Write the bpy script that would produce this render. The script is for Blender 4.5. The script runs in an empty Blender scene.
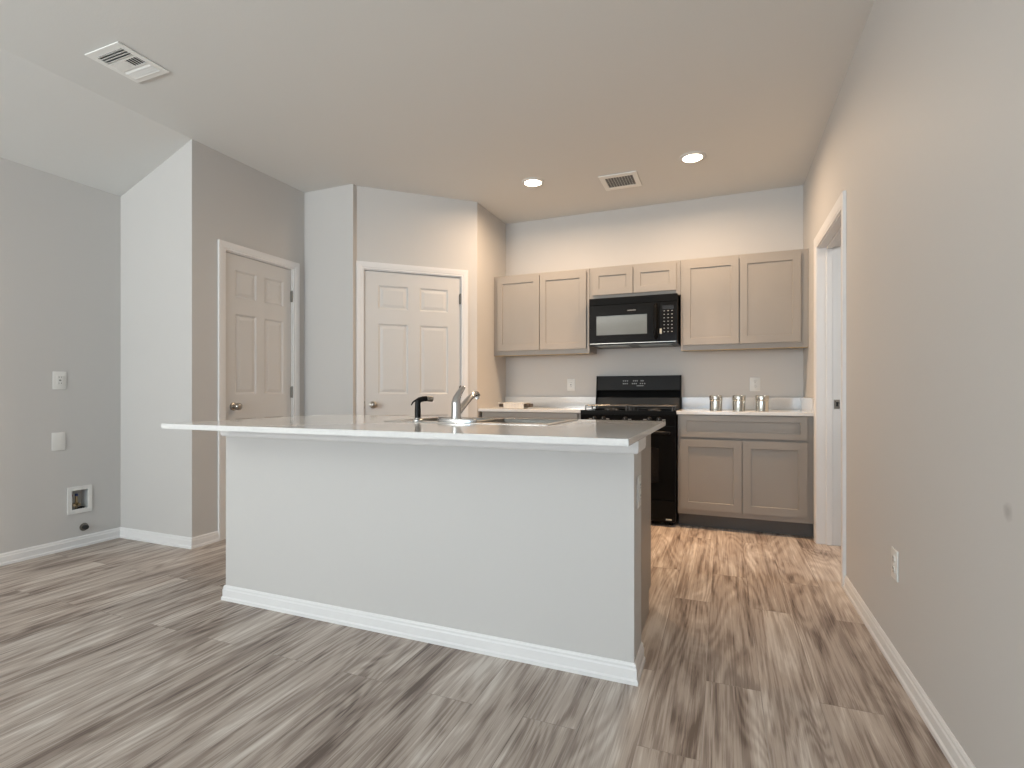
import bpy, bmesh, math, random
from mathutils import Vector, Matrix

random.seed(7)
S = bpy.context.scene
COL = S.collection

# ------------------------------------------------------------------ camera, world, lights, exposure
EYE = 1.0554
cam_data = bpy.data.cameras.new('camera')
cam = bpy.data.objects.new('camera', cam_data)
COL.objects.link(cam)
cam.location = (0, 0, EYE)
cam.rotation_euler = (math.radians(90), 0, math.radians(22.06))
cam_data.sensor_width = 36.0
cam_data.sensor_fit = 'HORIZONTAL'
cam_data.lens = 36.0 * 522.0 / 1024.0
cam_data.shift_y = (392.83 - 384.0) / 1024.0
cam_data.clip_start = 0.02
S.camera = cam

world = bpy.data.worlds.new('world')
S.world = world
world.use_nodes = True
bg = world.node_tree.nodes['Background']
bg.inputs['Color'].default_value = (0.80, 0.90, 1.0, 1)
bg.inputs['Strength'].default_value = 1.0

S.view_settings.view_transform = 'Standard'
S.view_settings.look = 'None'
S.view_settings.gamma = 1.0
S.view_settings.use_curve_mapping = False
S.view_settings.exposure = 0.0


def area_light(name, loc, rot, sx, sy, power, color, shape='RECTANGLE', spread=180, parent=None):
    d = bpy.data.lights.new(name, 'AREA')
    d.shape = shape
    d.size = sx
    if shape in ('RECTANGLE', 'ELLIPSE'):
        d.size_y = sy
    d.energy = power
    d.color = color
    d.spread = math.radians(spread)
    o = bpy.data.objects.new(name, d)
    COL.objects.link(o)
    o.location = loc
    o.rotation_euler = rot
    if parent:
        o.parent = parent
    return o


DAY = (0.97, 1.0, 0.99)
SKYBLUE = (0.55, 0.78, 1.0)
WARM = (1.0, 0.72, 0.48)
# daylight through the left rear window, most of it thrown up by the bright ground outside
area_light('window_daylight', (-2.75, -3.55, 1.45), (math.radians(150), 0, 0), 1.9, 1.7, 240, DAY)
# cooler sky light through the right rear window
area_light('window_daylight', (-0.55, -3.55, 1.45), (math.radians(90), 0, 0), 1.5, 1.7, 46, SKYBLUE)
CAN_POWER = 16
CORE_POWER = 4.6
CORE = (1.0, 0.58, 0.27)


# ------------------------------------------------------------------ materials
def new_mat(name):
    m = bpy.data.materials.new(name)
    m.use_nodes = True
    nt = m.node_tree
    return m, nt, nt.nodes['Principled BSDF']


def setspec(p, v):
    p.inputs['Specular IOR Level'].default_value = v


def paint(name, rgb, rough=0.55, bump=0.0, bscale=220, spec=0.35, metal=0.0, var=0.0, coat=0.0):
    m, nt, p = new_mat(name)
    p.inputs['Base Color'].default_value = (*rgb, 1)
    p.inputs['Roughness'].default_value = rough
    p.inputs['Metallic'].default_value = metal
    setspec(p, spec)
    if coat:
        p.inputs['Coat Weight'].default_value = coat
        p.inputs['Coat Roughness'].default_value = 0.05
    tc = nt.nodes.new('ShaderNodeTexCoord')
    if bump:
        n = nt.nodes.new('ShaderNodeTexNoise')
        n.inputs['Scale'].default_value = bscale
        n.inputs['Detail'].default_value = 3
        b = nt.nodes.new('ShaderNodeBump')
        b.inputs['Strength'].default_value = bump
        b.inputs['Distance'].default_value = 0.002
        nt.links.new(tc.outputs['Object'], n.inputs['Vector'])
        nt.links.new(n.outputs['Fac'], b.inputs['Height'])
        nt.links.new(b.outputs['Normal'], p.inputs['Normal'])
    if var:
        n2 = nt.nodes.new('ShaderNodeTexNoise')
        n2.inputs['Scale'].default_value = 3.0
        n2.inputs['Detail'].default_value = 4
        mx = nt.nodes.new('ShaderNodeMix')
        mx.data_type = 'RGBA'
        mx.inputs[6].default_value = (*[c * (1 - var) for c in rgb], 1)
        mx.inputs[7].default_value = (*[min(1, c * (1 + var)) for c in rgb], 1)
        nt.links.new(tc.outputs['Object'], n2.inputs['Vector'])
        nt.links.new(n2.outputs['Fac'], mx.inputs[0])
        nt.links.new(mx.outputs[2], p.inputs['Base Color'])
    return m


def floor_material():
    m, nt, p = new_mat('vinyl_planks')
    N, L = nt.nodes, nt.links
    tc = N.new('ShaderNodeTexCoord')
    mp = N.new('ShaderNodeMapping')
    mp.inputs['Rotation'].default_value = (0, 0, math.radians(90))
    mp.inputs['Location'].default_value = (0.37, 0.06, 0)
    L.new(tc.outputs['Object'], mp.inputs['Vector'])
    br = N.new('ShaderNodeTexBrick')
    br.offset = 0.37
    br.offset_frequency = 2
    br.inputs['Color1'].default_value = (0, 0, 0, 1)
    br.inputs['Color2'].default_value = (1, 1, 1, 1)
    br.inputs['Mortar'].default_value = (0.4, 0.4, 0.4, 1)
    br.inputs['Scale'].default_value = 1.0
    br.inputs['Mortar Size'].default_value = 0.0011
    br.inputs['Mortar Smooth'].default_value = 0.1
    br.inputs['Bias'].default_value = 0.0
    br.inputs['Brick Width'].default_value = 1.22
    br.inputs['Row Height'].default_value = 0.182
    L.new(mp.outputs['Vector'], br.inputs['Vector'])
    # grain coordinates: stretched along the plank, shifted per plank
    sep = N.new('ShaderNodeSeparateXYZ')
    L.new(tc.outputs['Object'], sep.inputs[0])

    def math_node(op, a=None, b=None, va=None, vb=None):
        n = N.new('ShaderNodeMath')
        n.operation = op
        if a is not None: L.new(a, n.inputs[0])
        elif va is not None: n.inputs[0].default_value = va
        if b is not None: L.new(b, n.inputs[1])
        elif vb is not None: n.inputs[1].default_value = vb
        return n.outputs[0]
    rnd = math_node('MULTIPLY', br.outputs['Color'], vb=41.0)

    def grain(sx, sy, scale, detail, dist, rough=0.6):
        c = N.new('ShaderNodeCombineXYZ')
        L.new(math_node('MULTIPLY', sep.outputs[0], vb=sx), c.inputs[0])
        L.new(math_node('MULTIPLY', sep.outputs[1], vb=sy), c.inputs[1])
        L.new(rnd, c.inputs[2])
        n = N.new('ShaderNodeTexNoise')
        n.inputs['Scale'].default_value = scale
        n.inputs['Detail'].default_value = detail
        n.inputs['Roughness'].default_value = rough
        n.inputs['Distortion'].default_value = dist
        L.new(c.outputs[0], n.inputs['Vector'])
        return n.outputs['Fac']
    g1 = grain(6.0, 1.15, 1.0, 3, 1.6, 0.55)      # broad bands along the plank
    g2 = grain(38.0, 1.0, 1.0, 6, 0.7, 0.70)     # streaks
    g3 = grain(170.0, 3.2, 1.0, 5, 0.4, 0.7)    # fine pores
    # growth rings: iso lines of a slow noise field
    g4 = grain(5.5, 0.75, 1.0, 1, 0.5, 0.4)
    ring = math_node('SINE', math_node('MULTIPLY', g4, vb=95.0))
    ring = math_node('MULTIPLY', ring, vb=0.06)
    a = math_node('MULTIPLY', g1, vb=0.92)
    b = math_node('MULTIPLY', g2, vb=0.86)
    c = math_node('MULTIPLY', g3, vb=0.50)
    d = math_node('MULTIPLY', br.outputs['Color'], vb=0.10)
    s = math_node('ADD', math_node('ADD', a, b), math_node('ADD', c, d))
    s = math_node('ADD', s, ring)
    # sparse dark cracks
    g5 = grain(48.0, 2.2, 1.0, 3, 0.8, 0.6)
    crack = N.new('ShaderNodeMapRange')
    crack.inputs['From Min'].default_value = 0.60
    crack.inputs['From Max'].default_value = 0.72
    crack.inputs['To Max'].default_value = 0.16
    L.new(g5, crack.inputs['Value'])
    s = math_node('SUBTRACT', s, crack.outputs['Result'])
    s = math_node('SUBTRACT', s, vb=0.67)
    rp = N.new('ShaderNodeValToRGB')
    rp.color_ramp.interpolation = 'EASE'
    el = rp.color_ramp.elements
    el[0].position = 0.22
    el[0].color = (0.128, 0.092, 0.074, 1)
    el[1].position = 0.80
    el[1].color = (0.66, 0.60, 0.54, 1)
    e = el.new(0.40); e.color = (0.295, 0.235, 0.197, 1)
    e = el.new(0.55); e.color = (0.455, 0.384, 0.329, 1)
    L.new(s, rp.inputs['Fac'])
    mx = N.new('ShaderNodeMix')
    mx.data_type = 'RGBA'
    mx.inputs[7].default_value = (0.12, 0.095, 0.08, 1)
    L.new(math_node('MULTIPLY', br.outputs['Fac'], vb=0.45), mx.inputs[0])
    L.new(rp.outputs['Color'], mx.inputs[6])
    L.new(mx.outputs[2], p.inputs['Base Color'])
    p.inputs['Roughness'].default_value = 0.40
    setspec(p, 0.45)
    bp = N.new('ShaderNodeBump')
    bp.inputs['Strength'].default_value = 0.12
    bp.inputs['Distance'].default_value = 0.002
    L.new(s, bp.inputs['Height'])
    L.new(bp.outputs['Normal'], p.inputs['Normal'])
    return m


def wall_paint_with_scuff():
    m = paint('wall_paint_scuffed', WALL_RGB, 0.6, 0.10, 160, 0.25)
    nt = m.node_tree
    N, L = nt.nodes, nt.links
    p = N['Principled BSDF']
    tc = N.new('ShaderNodeTexCoord')
    vm = N.new('ShaderNodeVectorMath'); vm.operation = 'DISTANCE'
    vm.inputs[1].default_value = (0.612, 1.558, 0.778)
    nz = N.new('ShaderNodeTexNoise'); nz.inputs['Scale'].default_value = 30
    L.new(tc.outputs['Object'], vm.inputs[0]); L.new(tc.outputs['Object'], nz.inputs['Vector'])
    ad = N.new('ShaderNodeMath'); ad.operation = 'MULTIPLY_ADD'
    L.new(nz.outputs['Fac'], ad.inputs[0]); ad.inputs[1].default_value = 0.020
    L.new(vm.outputs['Value'], ad.inputs[2])
    rp = N.new('ShaderNodeMapRange')
    rp.inputs['From Min'].default_value = 0.016; rp.inputs['From Max'].default_value = 0.036
    rp.inputs['To Min'].default_value = 0.8; rp.inputs['To Max'].default_value = 0.0
    L.new(ad.outputs[0], rp.inputs['Value'])
    mx = N.new('ShaderNodeMix'); mx.data_type = 'RGBA'
    mx.inputs[6].default_value = (*WALL_RGB, 1)
    mx.inputs[7].default_value = (0.40, 0.385, 0.37, 1)
    L.new(rp.outputs['Result'], mx.inputs[0])
    L.new(mx.outputs[2], p.inputs['Base Color'])
    return m


def quartz():
    m, nt, p = new_mat('white_quartz')
    N, L = nt.nodes, nt.links
    tc = N.new('ShaderNodeTexCoord')
    n = N.new('ShaderNodeTexNoise'); n.inputs['Scale'].default_value = 90; n.inputs['Detail'].default_value = 4
    L.new(tc.outputs['Object'], n.inputs['Vector'])
    rp = N.new('ShaderNodeValToRGB')
    rp.color_ramp.elements[0].position = 0.35; rp.color_ramp.elements[0].color = (0.735, 0.725, 0.705, 1)
    rp.color_ramp.elements[1].position = 0.6; rp.color_ramp.elements[1].color = (0.76, 0.75, 0.73, 1)
    L.new(n.outputs['Fac'], rp.inputs['Fac'])
    L.new(rp.outputs['Color'], p.inputs['Base Color'])
    p.inputs['Roughness'].default_value = 0.09
    setspec(p, 0.6)
    return m


def brushed(name, rgb, rough, axis_scale=(3, 3, 300)):
    m, nt, p = new_mat(name)
    N, L = nt.nodes, nt.links
    p.inputs['Base Color'].default_value = (*rgb, 1)
    p.inputs['Metallic'].default_value = 1.0
    tc = N.new('ShaderNodeTexCoord')
    mp = N.new('ShaderNodeMapping'); mp.inputs['Scale'].default_value = axis_scale
    n = N.new('ShaderNodeTexNoise'); n.inputs['Scale'].default_value = 1.0
    L.new(tc.outputs['Object'], mp.inputs[0]); L.new(mp.outputs[0], n.inputs['Vector'])
    rg = N.new('ShaderNodeMapRange')
    rg.inputs['To Min'].default_value = rough * 0.8; rg.inputs['To Max'].default_value = rough * 1.25
    L.new(n.outputs['Fac'], rg.inputs['Value'])
    L.new(rg.outputs['Result'], p.inputs['Roughness'])
    return m


def emitter(name, rgb, strength):
    m, nt, p = new_mat(name)
    p.inputs['Base Color'].default_value = (0.8, 0.8, 0.8, 1)
    p.inputs['Emission Color'].default_value = (*rgb, 1)
    p.inputs['Emission Strength'].default_value = strength
    return m


WALL_RGB = (0.60, 0.583, 0.562)
M = {}
M['wall'] = paint('wall_paint', WALL_RGB, 0.6, 0.10, 160, 0.25)
M['wall_scuff'] = wall_paint_with_scuff()
M['ceiling'] = paint('ceiling_paint', (0.735, 0.735, 0.715), 0.75, 0.25, 90, 0.15)
M['trim'] = paint('white_trim', (0.80, 0.79, 0.78), 0.35, 0.03, 60, 0.4)
M['door'] = paint('door_white', (0.66, 0.645, 0.625), 0.4, 0.04, 80, 0.4)
M['floor'] = floor_material()
M['cab'] = paint('taupe_cabinet', (0.345, 0.313, 0.278), 0.42, 0.02, 120, 0.4, var=0.04)
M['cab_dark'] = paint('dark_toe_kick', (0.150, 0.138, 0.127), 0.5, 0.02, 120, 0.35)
M['cab_edge'] = paint('raw_birch_edge', (0.48, 0.34, 0.16), 0.5, 0.05, 60, 0.3)
M['quartz'] = quartz()
M['steel'] = brushed('stainless_steel', (0.56, 0.55, 0.53), 0.28, (4, 4, 200))
M['chrome'] = brushed('chrome', (0.62, 0.62, 0.62), 0.12, (60, 60, 60))
M['tin'] = brushed('polished_tin', (0.66, 0.645, 0.60), 0.20, (30, 30, 200))
M['nickel'] = brushed('satin_nickel', (0.42, 0.39, 0.35), 0.28, (50, 50, 50))
M['hinge'] = brushed('hinge_metal', (0.22, 0.21, 0.19), 0.4, (50, 50, 50))
M['black'] = paint('black_enamel', (0.008, 0.008, 0.008), 0.14, 0.0, 100, 0.07, var=0.1)
M['blackmat'] = paint('black_plastic', (0.012, 0.0115, 0.011), 0.38, 0.03, 100, 0.18)
M['iron'] = paint('cast_iron', (0.055, 0.053, 0.050), 0.25, 0.10, 300, 0.7)
M['glassblack'] = paint('dark_oven_glass', (0.010, 0.009, 0.009), 0.05, 0.0, 10, 0.35, var=0.1)
M['enamel'] = paint('grey_black_enamel', (0.05, 0.049, 0.047), 0.22, 0.0, 100, 0.5, var=0.1)
M['recess'] = paint('matte_black', (0.006, 0.006, 0.006), 0.8, 0.02, 100, 0.1)
M['mwglass'] = paint('microwave_window', (0.115, 0.122, 0.115), 0.10, 0.0, 10, 0.8, var=0.03)
M['greymark'] = paint('pale_grey_print', (0.34, 0.34, 0.33), 0.5, 0.02)
M['plastic'] = paint('white_plastic', (0.76, 0.75, 0.72), 0.35, 0.0, 50, 0.45, var=0.02)
M['slot'] = paint('dark_slot', (0.03, 0.03, 0.03), 0.6, 0.02)
M['void'] = paint('dark_duct', (0.05, 0.052, 0.05), 0.8, 0.02)
M['grille'] = paint('vent_white', (0.88, 0.885, 0.86), 0.45, 0.02, 80, 0.35)
M['ceramic'] = paint('white_ceramic', (0.75, 0.72, 0.67), 0.25, 0.02, 60, 0.5)
M['darkwood'] = paint('dark_brown_grip', (0.07, 0.05, 0.035), 0.5, 0.05, 60)
M['brass'] = brushed('dull_brass', (0.42, 0.34, 0.22), 0.35, (40, 40, 40))
M['lens'] = emitter('lamp_lens', (1.0, 0.86, 0.68), 14.0)
M['tag'] = paint('white_paper_tag', (0.55, 0.54, 0.47), 0.6, 0.02)
M['red'] = paint('red_handle', (0.30, 0.03, 0.025), 0.4, 0.02)
M['blue'] = paint('blue_handle', (0.03, 0.06, 0.22), 0.4, 0.02)


# ------------------------------------------------------------------ helpers
class MB:
    """collects shapes and links them as ONE mesh object"""

    def __init__(self):
        self.bm = bmesh.new()

    def _merge(self, other):
        me = bpy.data.meshes.new('tmp')
        other.to_mesh(me)
        other.free()
        self.bm.from_mesh(me)
        bpy.data.meshes.remove(me)

    def box(self, x0, x1, y0, y1, z0, z1, bevel=0.0, seg=2):
        b = bmesh.new()
        vs = [b.verts.new((x, y, z)) for x in (x0, x1) for y in (y0, y1) for z in (z0, z1)]
        for f in ((0, 1, 3, 2), (4, 6, 7, 5), (0, 4, 5, 1), (2, 3, 7, 6), (0, 2, 6, 4), (1, 5, 7, 3)):
            b.faces.new([vs[i] for i in f])
        if bevel:
            bmesh.ops.bevel(b, geom=list(b.edges), offset=bevel, segments=seg, profile=0.5, affect='EDGES')
        self._merge(b)
        return self

    def prism(self, poly, a0, a1, axis='Y', bevel=0.0):
        """polygon in the two other axes, extruded from a0 to a1 along axis"""
        b = bmesh.new()

        def P(p, t):
            return {'X': (t, p[0], p[1]), 'Y': (p[0], t, p[1]), 'Z': (p[0], p[1], t)}[axis]
        A = [b.verts.new(P(p, a0)) for p in poly]
        B = [b.verts.new(P(p, a1)) for p in poly]
        n = len(poly)
        b.faces.new(A); b.faces.new(B[::-1])
        for i in range(n):
            b.faces.new((A[i], B[i], B[(i + 1) % n], A[(i + 1) % n]))
        bmesh.ops.recalc_face_normals(b, faces=list(b.faces))
        if bevel:
            bmesh.ops.bevel(b, geom=list(b.edges), offset=bevel, segments=2, profile=0.5, affect='EDGES')
        self._merge(b)
        return self

    def cells(self, us, vs, empty, w0, w1, fn):
        """a slab cut in grid cells, some of them empty (openings); fn maps (u,v,w) to xyz"""
        b = bmesh.new()
        nu, nv = len(us) - 1, len(vs) - 1
        cache = {}

        def V(i, j, k):
            key = (i, j, k)
            if key not in cache:
                cache[key] = b.verts.new(fn(us[i], vs[j], (w0, w1)[k]))
            return cache[key]

        def solid(i, j):
            return 0 <= i < nu and 0 <= j < nv and (i, j) not in empty
        for i in range(nu):
            for j in range(nv):
                if not solid(i, j):
                    continue
                for k in (0, 1):
                    b.faces.new((V(i, j, k), V(i + 1, j, k), V(i + 1, j + 1, k), V(i, j + 1, k)))
                if not solid(i - 1, j): b.faces.new((V(i, j, 0), V(i, j + 1, 0), V(i, j + 1, 1), V(i, j, 1)))
                if not solid(i + 1, j): b.faces.new((V(i + 1, j, 0), V(i + 1, j + 1, 0), V(i + 1, j + 1, 1), V(i + 1, j, 1)))
                if not solid(i, j - 1): b.faces.new((V(i, j, 0), V(i + 1, j, 0), V(i + 1, j, 1), V(i, j, 1)))
                if not solid(i, j + 1): b.faces.new((V(i, j + 1, 0), V(i + 1, j + 1, 0), V(i + 1, j + 1, 1), V(i, j + 1, 1)))
        bmesh.ops.recalc_face_normals(b, faces=list(b.faces))
        self._merge(b)
        return self

    def panelled(self, xs, zs, panels, rings, t, y=0.0):
        """board with its face at y looking towards -y; panels = cells shaped by rings of (inset, depth)"""
        b = bmesh.new()
        cache = {}

        def V(x, yy, z):
            key = (round(x, 5), round(yy, 5), round(z, 5))
            if key not in cache:
                cache[key] = b.verts.new((x, yy, z))
            return cache[key]
        for i in range(len(xs) - 1):
            for j in range(len(zs) - 1):
                x0, x1, z0, z1 = xs[i], xs[i + 1], zs[j], zs[j + 1]
                cur = [V(x0, y, z0), V(x1, y, z0), V(x1, y, z1), V(x0, y, z1)]
                if (i, j) in panels:
                    for ins, dep in rings:
                        nxt = [V(x0 + ins, y + dep, z0 + ins), V(x1 - ins, y + dep, z0 + ins),
                               V(x1 - ins, y + dep, z1 - ins), V(x0 + ins, y + dep, z1 - ins)]
                        for k in range(4):
                            b.faces.new((cur[k], cur[(k + 1) % 4], nxt[(k + 1) % 4], nxt[k]))
                        cur = nxt
                b.faces.new(cur)
        X0, X1, Z0, Z1 = xs[0], xs[-1], zs[0], zs[-1]
        bot = [V(x, y, Z0) for x in xs]; top = [V(x, y, Z1) for x in xs]
        lef = [V(X0, y, z) for z in zs]; rig = [V(X1, y, z) for z in zs]
        c = [V(X0, y + t, Z0), V(X1, y + t, Z0), V(X1, y + t, Z1), V(X0, y + t, Z1)]
        b.faces.new(bot[::-1] + [c[0], c[1]])
        b.faces.new(top + [c[2], c[3]])
        b.faces.new(lef + [c[3], c[0]])
        b.faces.new(rig[::-1] + [c[1], c[2]])
        b.faces.new(c[::-1])
        bmesh.ops.recalc_face_normals(b, faces=list(b.faces))
        self._merge(b)
        return self

    def tube(self, pts, radii, n=16, cap=True):
        b = bmesh.new()
        pts = [Vector(p) for p in pts]
        if not hasattr(radii, '__len__'):
            radii = [radii] * len(pts)
        rings = []
        prev = None
        for i, p in enumerate(pts):
            t = (pts[min(i + 1, len(pts) - 1)] - pts[max(i - 1, 0)]).normalized()
            if prev is None:
                ref = Vector((0, 0, 1)) if abs(t.z) < 0.9 else Vector((1, 0, 0))
                u = t.cross(ref).normalized()
            else:
                u = (prev - t * prev.dot(t)).normalized()
            prev = u
            v = t.cross(u)
            rings.append([b.verts.new(p + (u * math.cos(2 * math.pi * k / n) + v * math.sin(2 * math.pi * k / n)) * radii[i]) for k in range(n)])
        for a, c in zip(rings, rings[1:]):
            for k in range(n):
                b.faces.new((a[k], a[(k + 1) % n], c[(k + 1) % n], c[k]))
        if cap:
            b.faces.new(rings[0][::-1]); b.faces.new(rings[-1])
        bmesh.ops.recalc_face_normals(b, faces=list(b.faces))
        self._merge(b)
        return self

    def lathe(self, prof, c=(0, 0, 0), axis=(0, 0, 1), n=32, sx=1.0, sy=1.0):
        """profile of (radius, height) turned about axis through c; radius 0 closes an end"""
        b = bmesh.new()
        q = Vector((0, 0, 1)).rotation_difference(Vector(axis)).to_matrix()
        c = Vector(c)
        rings = []
        for r, h in prof:
            if r <= 1e-6:
                rings.append([b.verts.new(c + q @ Vector((0, 0, h)))])
            else:
                rings.append([b.verts.new(c + q @ Vector((r * sx * math.cos(2 * math.pi * k / n), r * sy * math.sin(2 * math.pi * k / n), h))) for k in range(n)])
        for a, d in zip(rings, rings[1:]):
            for k in range(n):
                k2 = (k + 1) % n
                if len(a) == 1 and len(d) == 1: continue
                if len(a) == 1: b.faces.new((a[0], d[k2], d[k]))
                elif len(d) == 1: b.faces.new((a[k], a[k2], d[0]))
                else: b.faces.new((a[k], a[k2], d[k2], d[k]))
        if len(rings[0]) > 1: b.faces.new(rings[0][::-1])
        if len(rings[-1]) > 1: b.faces.new(rings[-1])
        bmesh.ops.recalc_face_normals(b, faces=list(b.faces))
        self._merge(b)
        return self

    def xform(self, mat):
        bmesh.ops.transform(self.bm, matrix=mat, verts=list(self.bm.verts))
        return self

    def build(self, name, mat, parent=None, local=False, origin=None, smooth=None):
        """vertices are in world coordinates unless local; a parent's location and turn are taken out"""
        root = parent
        while root is not None and root.parent is not None:
            root = root.parent
        if root is not None and not local:
            mw = Matrix.Translation(root.location) @ Matrix.Rotation(root.rotation_euler.z, 4, 'Z')
            self.xform(mw.inverted())
        if parent is None and origin is not None:
            self.xform(Matrix.Translation(-Vector(origin)))
        me = bpy.data.meshes.new(name)
        self.bm.to_mesh(me)
        self.bm.free()
        me.materials.append(mat)
        if smooth is not None:
            me.polygons.foreach_set('use_smooth', [True] * len(me.polygons))
            me.set_sharp_from_angle(angle=math.radians(smooth))
        o = bpy.data.objects.new(name, me)
        COL.objects.link(o)
        if parent is not None:
            o.parent = parent
        elif origin is not None:
            o.location = origin
        return o


def tag(o, label, cat, group=None, kind=None):
    o['label'] = label
    o['category'] = cat
    if group: o['group'] = group
    if kind: o['kind'] = kind
    return o


def thing(name, label, cat, loc=(0, 0, 0), rz=0.0, group=None, kind=None):
    o = bpy.data.objects.new(name, None)
    o.empty_display_size = 0.1
    COL.objects.link(o)
    o.location = loc
    o.rotation_euler = (0, 0, rz)
    return tag(o, label, cat, group, kind)


def copy_tree(o, parent=None):
    c = o.copy()
    COL.objects.link(c)
    c.parent = parent
    for ch in list(o.children):
        copy_tree(ch, c)
    return c


# ------------------------------------------------------------------ plan of the room (metres)
XL, XC, XS, XR = -4.09, -3.34, -2.06, 0.612        # left wall, closet wall, short wall, right wall
YA, YD, YB, YREAR = 2.465, 3.49, 4.912, -3.6       # alcove wall, niche wall, back wall, rear wall
XE, YF = -2.875, 4.245                             # the slanted pantry wall runs from (XE,YD) to (XS,YF)
ZC, ZL = 2.776, 2.492                              # flat ceiling, foot of the sloped ceiling
T = 0.12
DIAG = math.atan2(YF - YD, XS - XE)
DL = math.hypot(YF - YD, XS - XE)


def structure(mb, name, mat, label, cat):
    o = mb.build(name, mat)
    return tag(o, label, cat, kind='structure')


structure(MB().box(XL - T, 3.0, YREAR - T, 5.6, -0.08, 0.0), 'floor', M['floor'], 'grey-brown wood plank vinyl floor running through the whole room', 'floor')
structure(MB().box(XC, XR + 0.14, YREAR - T, YB + T, ZC, ZC + 0.1), 'ceiling', M['ceiling'], 'flat pale grey ceiling over kitchen and living area', 'ceiling')
structure(MB().prism([(XL - T, ZL - T * 0.36), (XC, ZC), (XC, ZC + 0.1), (XL - T, ZL + 0.06)], YREAR - T, YA + T, 'Y'), 'ceiling_slope', M['ceiling'],
          'sloped strip of ceiling falling to the left wall', 'ceiling')

# left wall with the washer box opening
WBY, WBZ = (2.141, 2.263), (0.249, 0.405)
structure(MB().cells([YREAR - T, WBY[0], WBY[1], YA + T], [0, WBZ[0], WBZ[1], ZL], {(1, 1)}, XL - T, XL, lambda u, v, w: (w, u, v)),
          'wall_left', M['wall'], 'left wall under the sloped ceiling with outlet and washer box', 'wall')
structure(MB().prism([(XL, 0), (XC, 0), (XC, ZC), (XL, ZL)], YA, YA + T, 'Y'), 'wall_alcove', M['wall'],
          'narrow bright wall with sloped top at the left corner', 'wall')
D1 = (2.717, 3.361, 2.090)                          # first door opening: y0, y1, top
structure(MB().cells([YA + T, D1[0], D1[1], YD + T], [0, D1[2], ZC], {(1, 0)}, XC - T, XC, lambda u, v, w: (w, u, v)),
          'wall_closet', M['wall'], 'shaded side wall around the first white door', 'wall')
structure(MB().box(XC, XE + 0.05, YD, YD + T, 0, ZC), 'wall_niche', M['wall'], 'narrow wall between the two white doors', 'wall')
D2 = (0.122, 0.966, 2.092)
mb = MB().cells([0, D2[0], D2[1], DL], [0, D2[2], ZC], {(1, 0)}, 0, T, lambda u, v, w: (u, w, v))
mb.xform(Matrix.Translation((XE, YD, 0)) @ Matrix.Rotation(DIAG, 4, 'Z'))
structure(mb, 'wall_pantry', M['wall'], 'slanted wall around the pantry door', 'wall')
structure(MB().box(XS - T, XS, YF, YB + T, 0, ZC), 'wall_kitchen_side', M['wall'], 'short side wall at the left end of the kitchen counter', 'wall')
structure(MB().box(XS, XR, YB, YB + T, 0, ZC), 'wall_back', M['wall'], 'back wall behind range and cabinets', 'wall')
DW = (3.352, 4.190, 2.075)
structure(MB().cells([YREAR - T, DW[0], DW[1], YB + T], [0, DW[2], ZC], {(1, 0)}, XR, XR + 0.14, lambda u, v, w: (w, u, v)),
          'wall_right', M['wall_scuff'], 'long right wall with open doorway, low outlet and grey scuff', 'wall')
# rear wall behind the camera with its two windows
W1, W2, WZ = (-3.75, -1.75), (-1.35, 0.25), (0.55, 2.35)
structure(MB().cells([XL, W1[0], W1[1], W2[0], W2[1], XR], [0, WZ[0], WZ[1], ZL], {(1, 1), (3, 1)}, YREAR - T, YREAR, lambda u, v, w: (u, w, v)),
          'wall_rear', M['wall'], 'rear wall behind the camera with two windows', 'wall')
structure(MB().prism([(XL, ZL), (XR, ZL), (XR, ZC), (XC, ZC)], YREAR - T, YREAR, 'Y'), 'wall_rear_top', M['wall'], 'gable strip of the rear wall above the windows', 'wall')
for i, w in enumerate((W1, W2)):
    win = thing('window_%d' % (i + 1), ('wide white window in the rear wall', 'narrower white window in the rear wall')[i], 'window',
                ((w[0] + w[1]) / 2, YREAR - T, WZ[0]), kind='structure')
    mid = (w[0] + w[1]) / 2
    MB().cells([w[0], w[0] + .05, mid - .03, mid + .03, w[1] - .05, w[1]], [WZ[0], WZ[0] + .05, WZ[1] - .05, WZ[1]], {(1, 1), (3, 1)},
               YREAR - 0.09, YREAR - 0.04, lambda u, v, ww: (u, ww, v)).build('window_frame', M['trim'], win)

# room beyond the doorway
structure(MB().box(2.6, 2.7, 1.6, 5.5, 0, 2.5), 'wall_utility_far', M['wall'], 'wall of the room beyond the doorway', 'wall')
structure(MB().box(XR + 0.14, 2.6, 5.03, 5.13, 0, 2.5), 'wall_utility_end', M['wall'], 'end wall of the room beyond the doorway', 'wall')
structure(MB().box(XR + 0.14, 2.6, 1.6, 1.7, 0, 2.5), 'wall_utility_near', M['wall'], 'near wall of the room beyond the doorway', 'wall')
structure(MB().box(XR + 0.14, 2.7, 1.6, 5.13, 2.5, 2.6), 'ceiling_utility', M['ceiling'], 'ceiling of the room beyond the doorway', 'ceiling')
area_light('utility_fill_light', (1.7, 3.3, 2.45), (0, 0, 0), 0.4, 0.4, 17, (1.0, 0.99, 0.97))  # added fill that brightens this room and the door jamb; no lamp stands here

# ------------------------------------------------------------------ baseboards
BASE = [(0, 0), (0.016, 0), (0.016, 0.014), (0.011, 0.020), (0.011, 0.052), (0.008, 0.058), (0.008, 0.066), (0.004, 0.074), (0, 0.074)]


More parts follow.
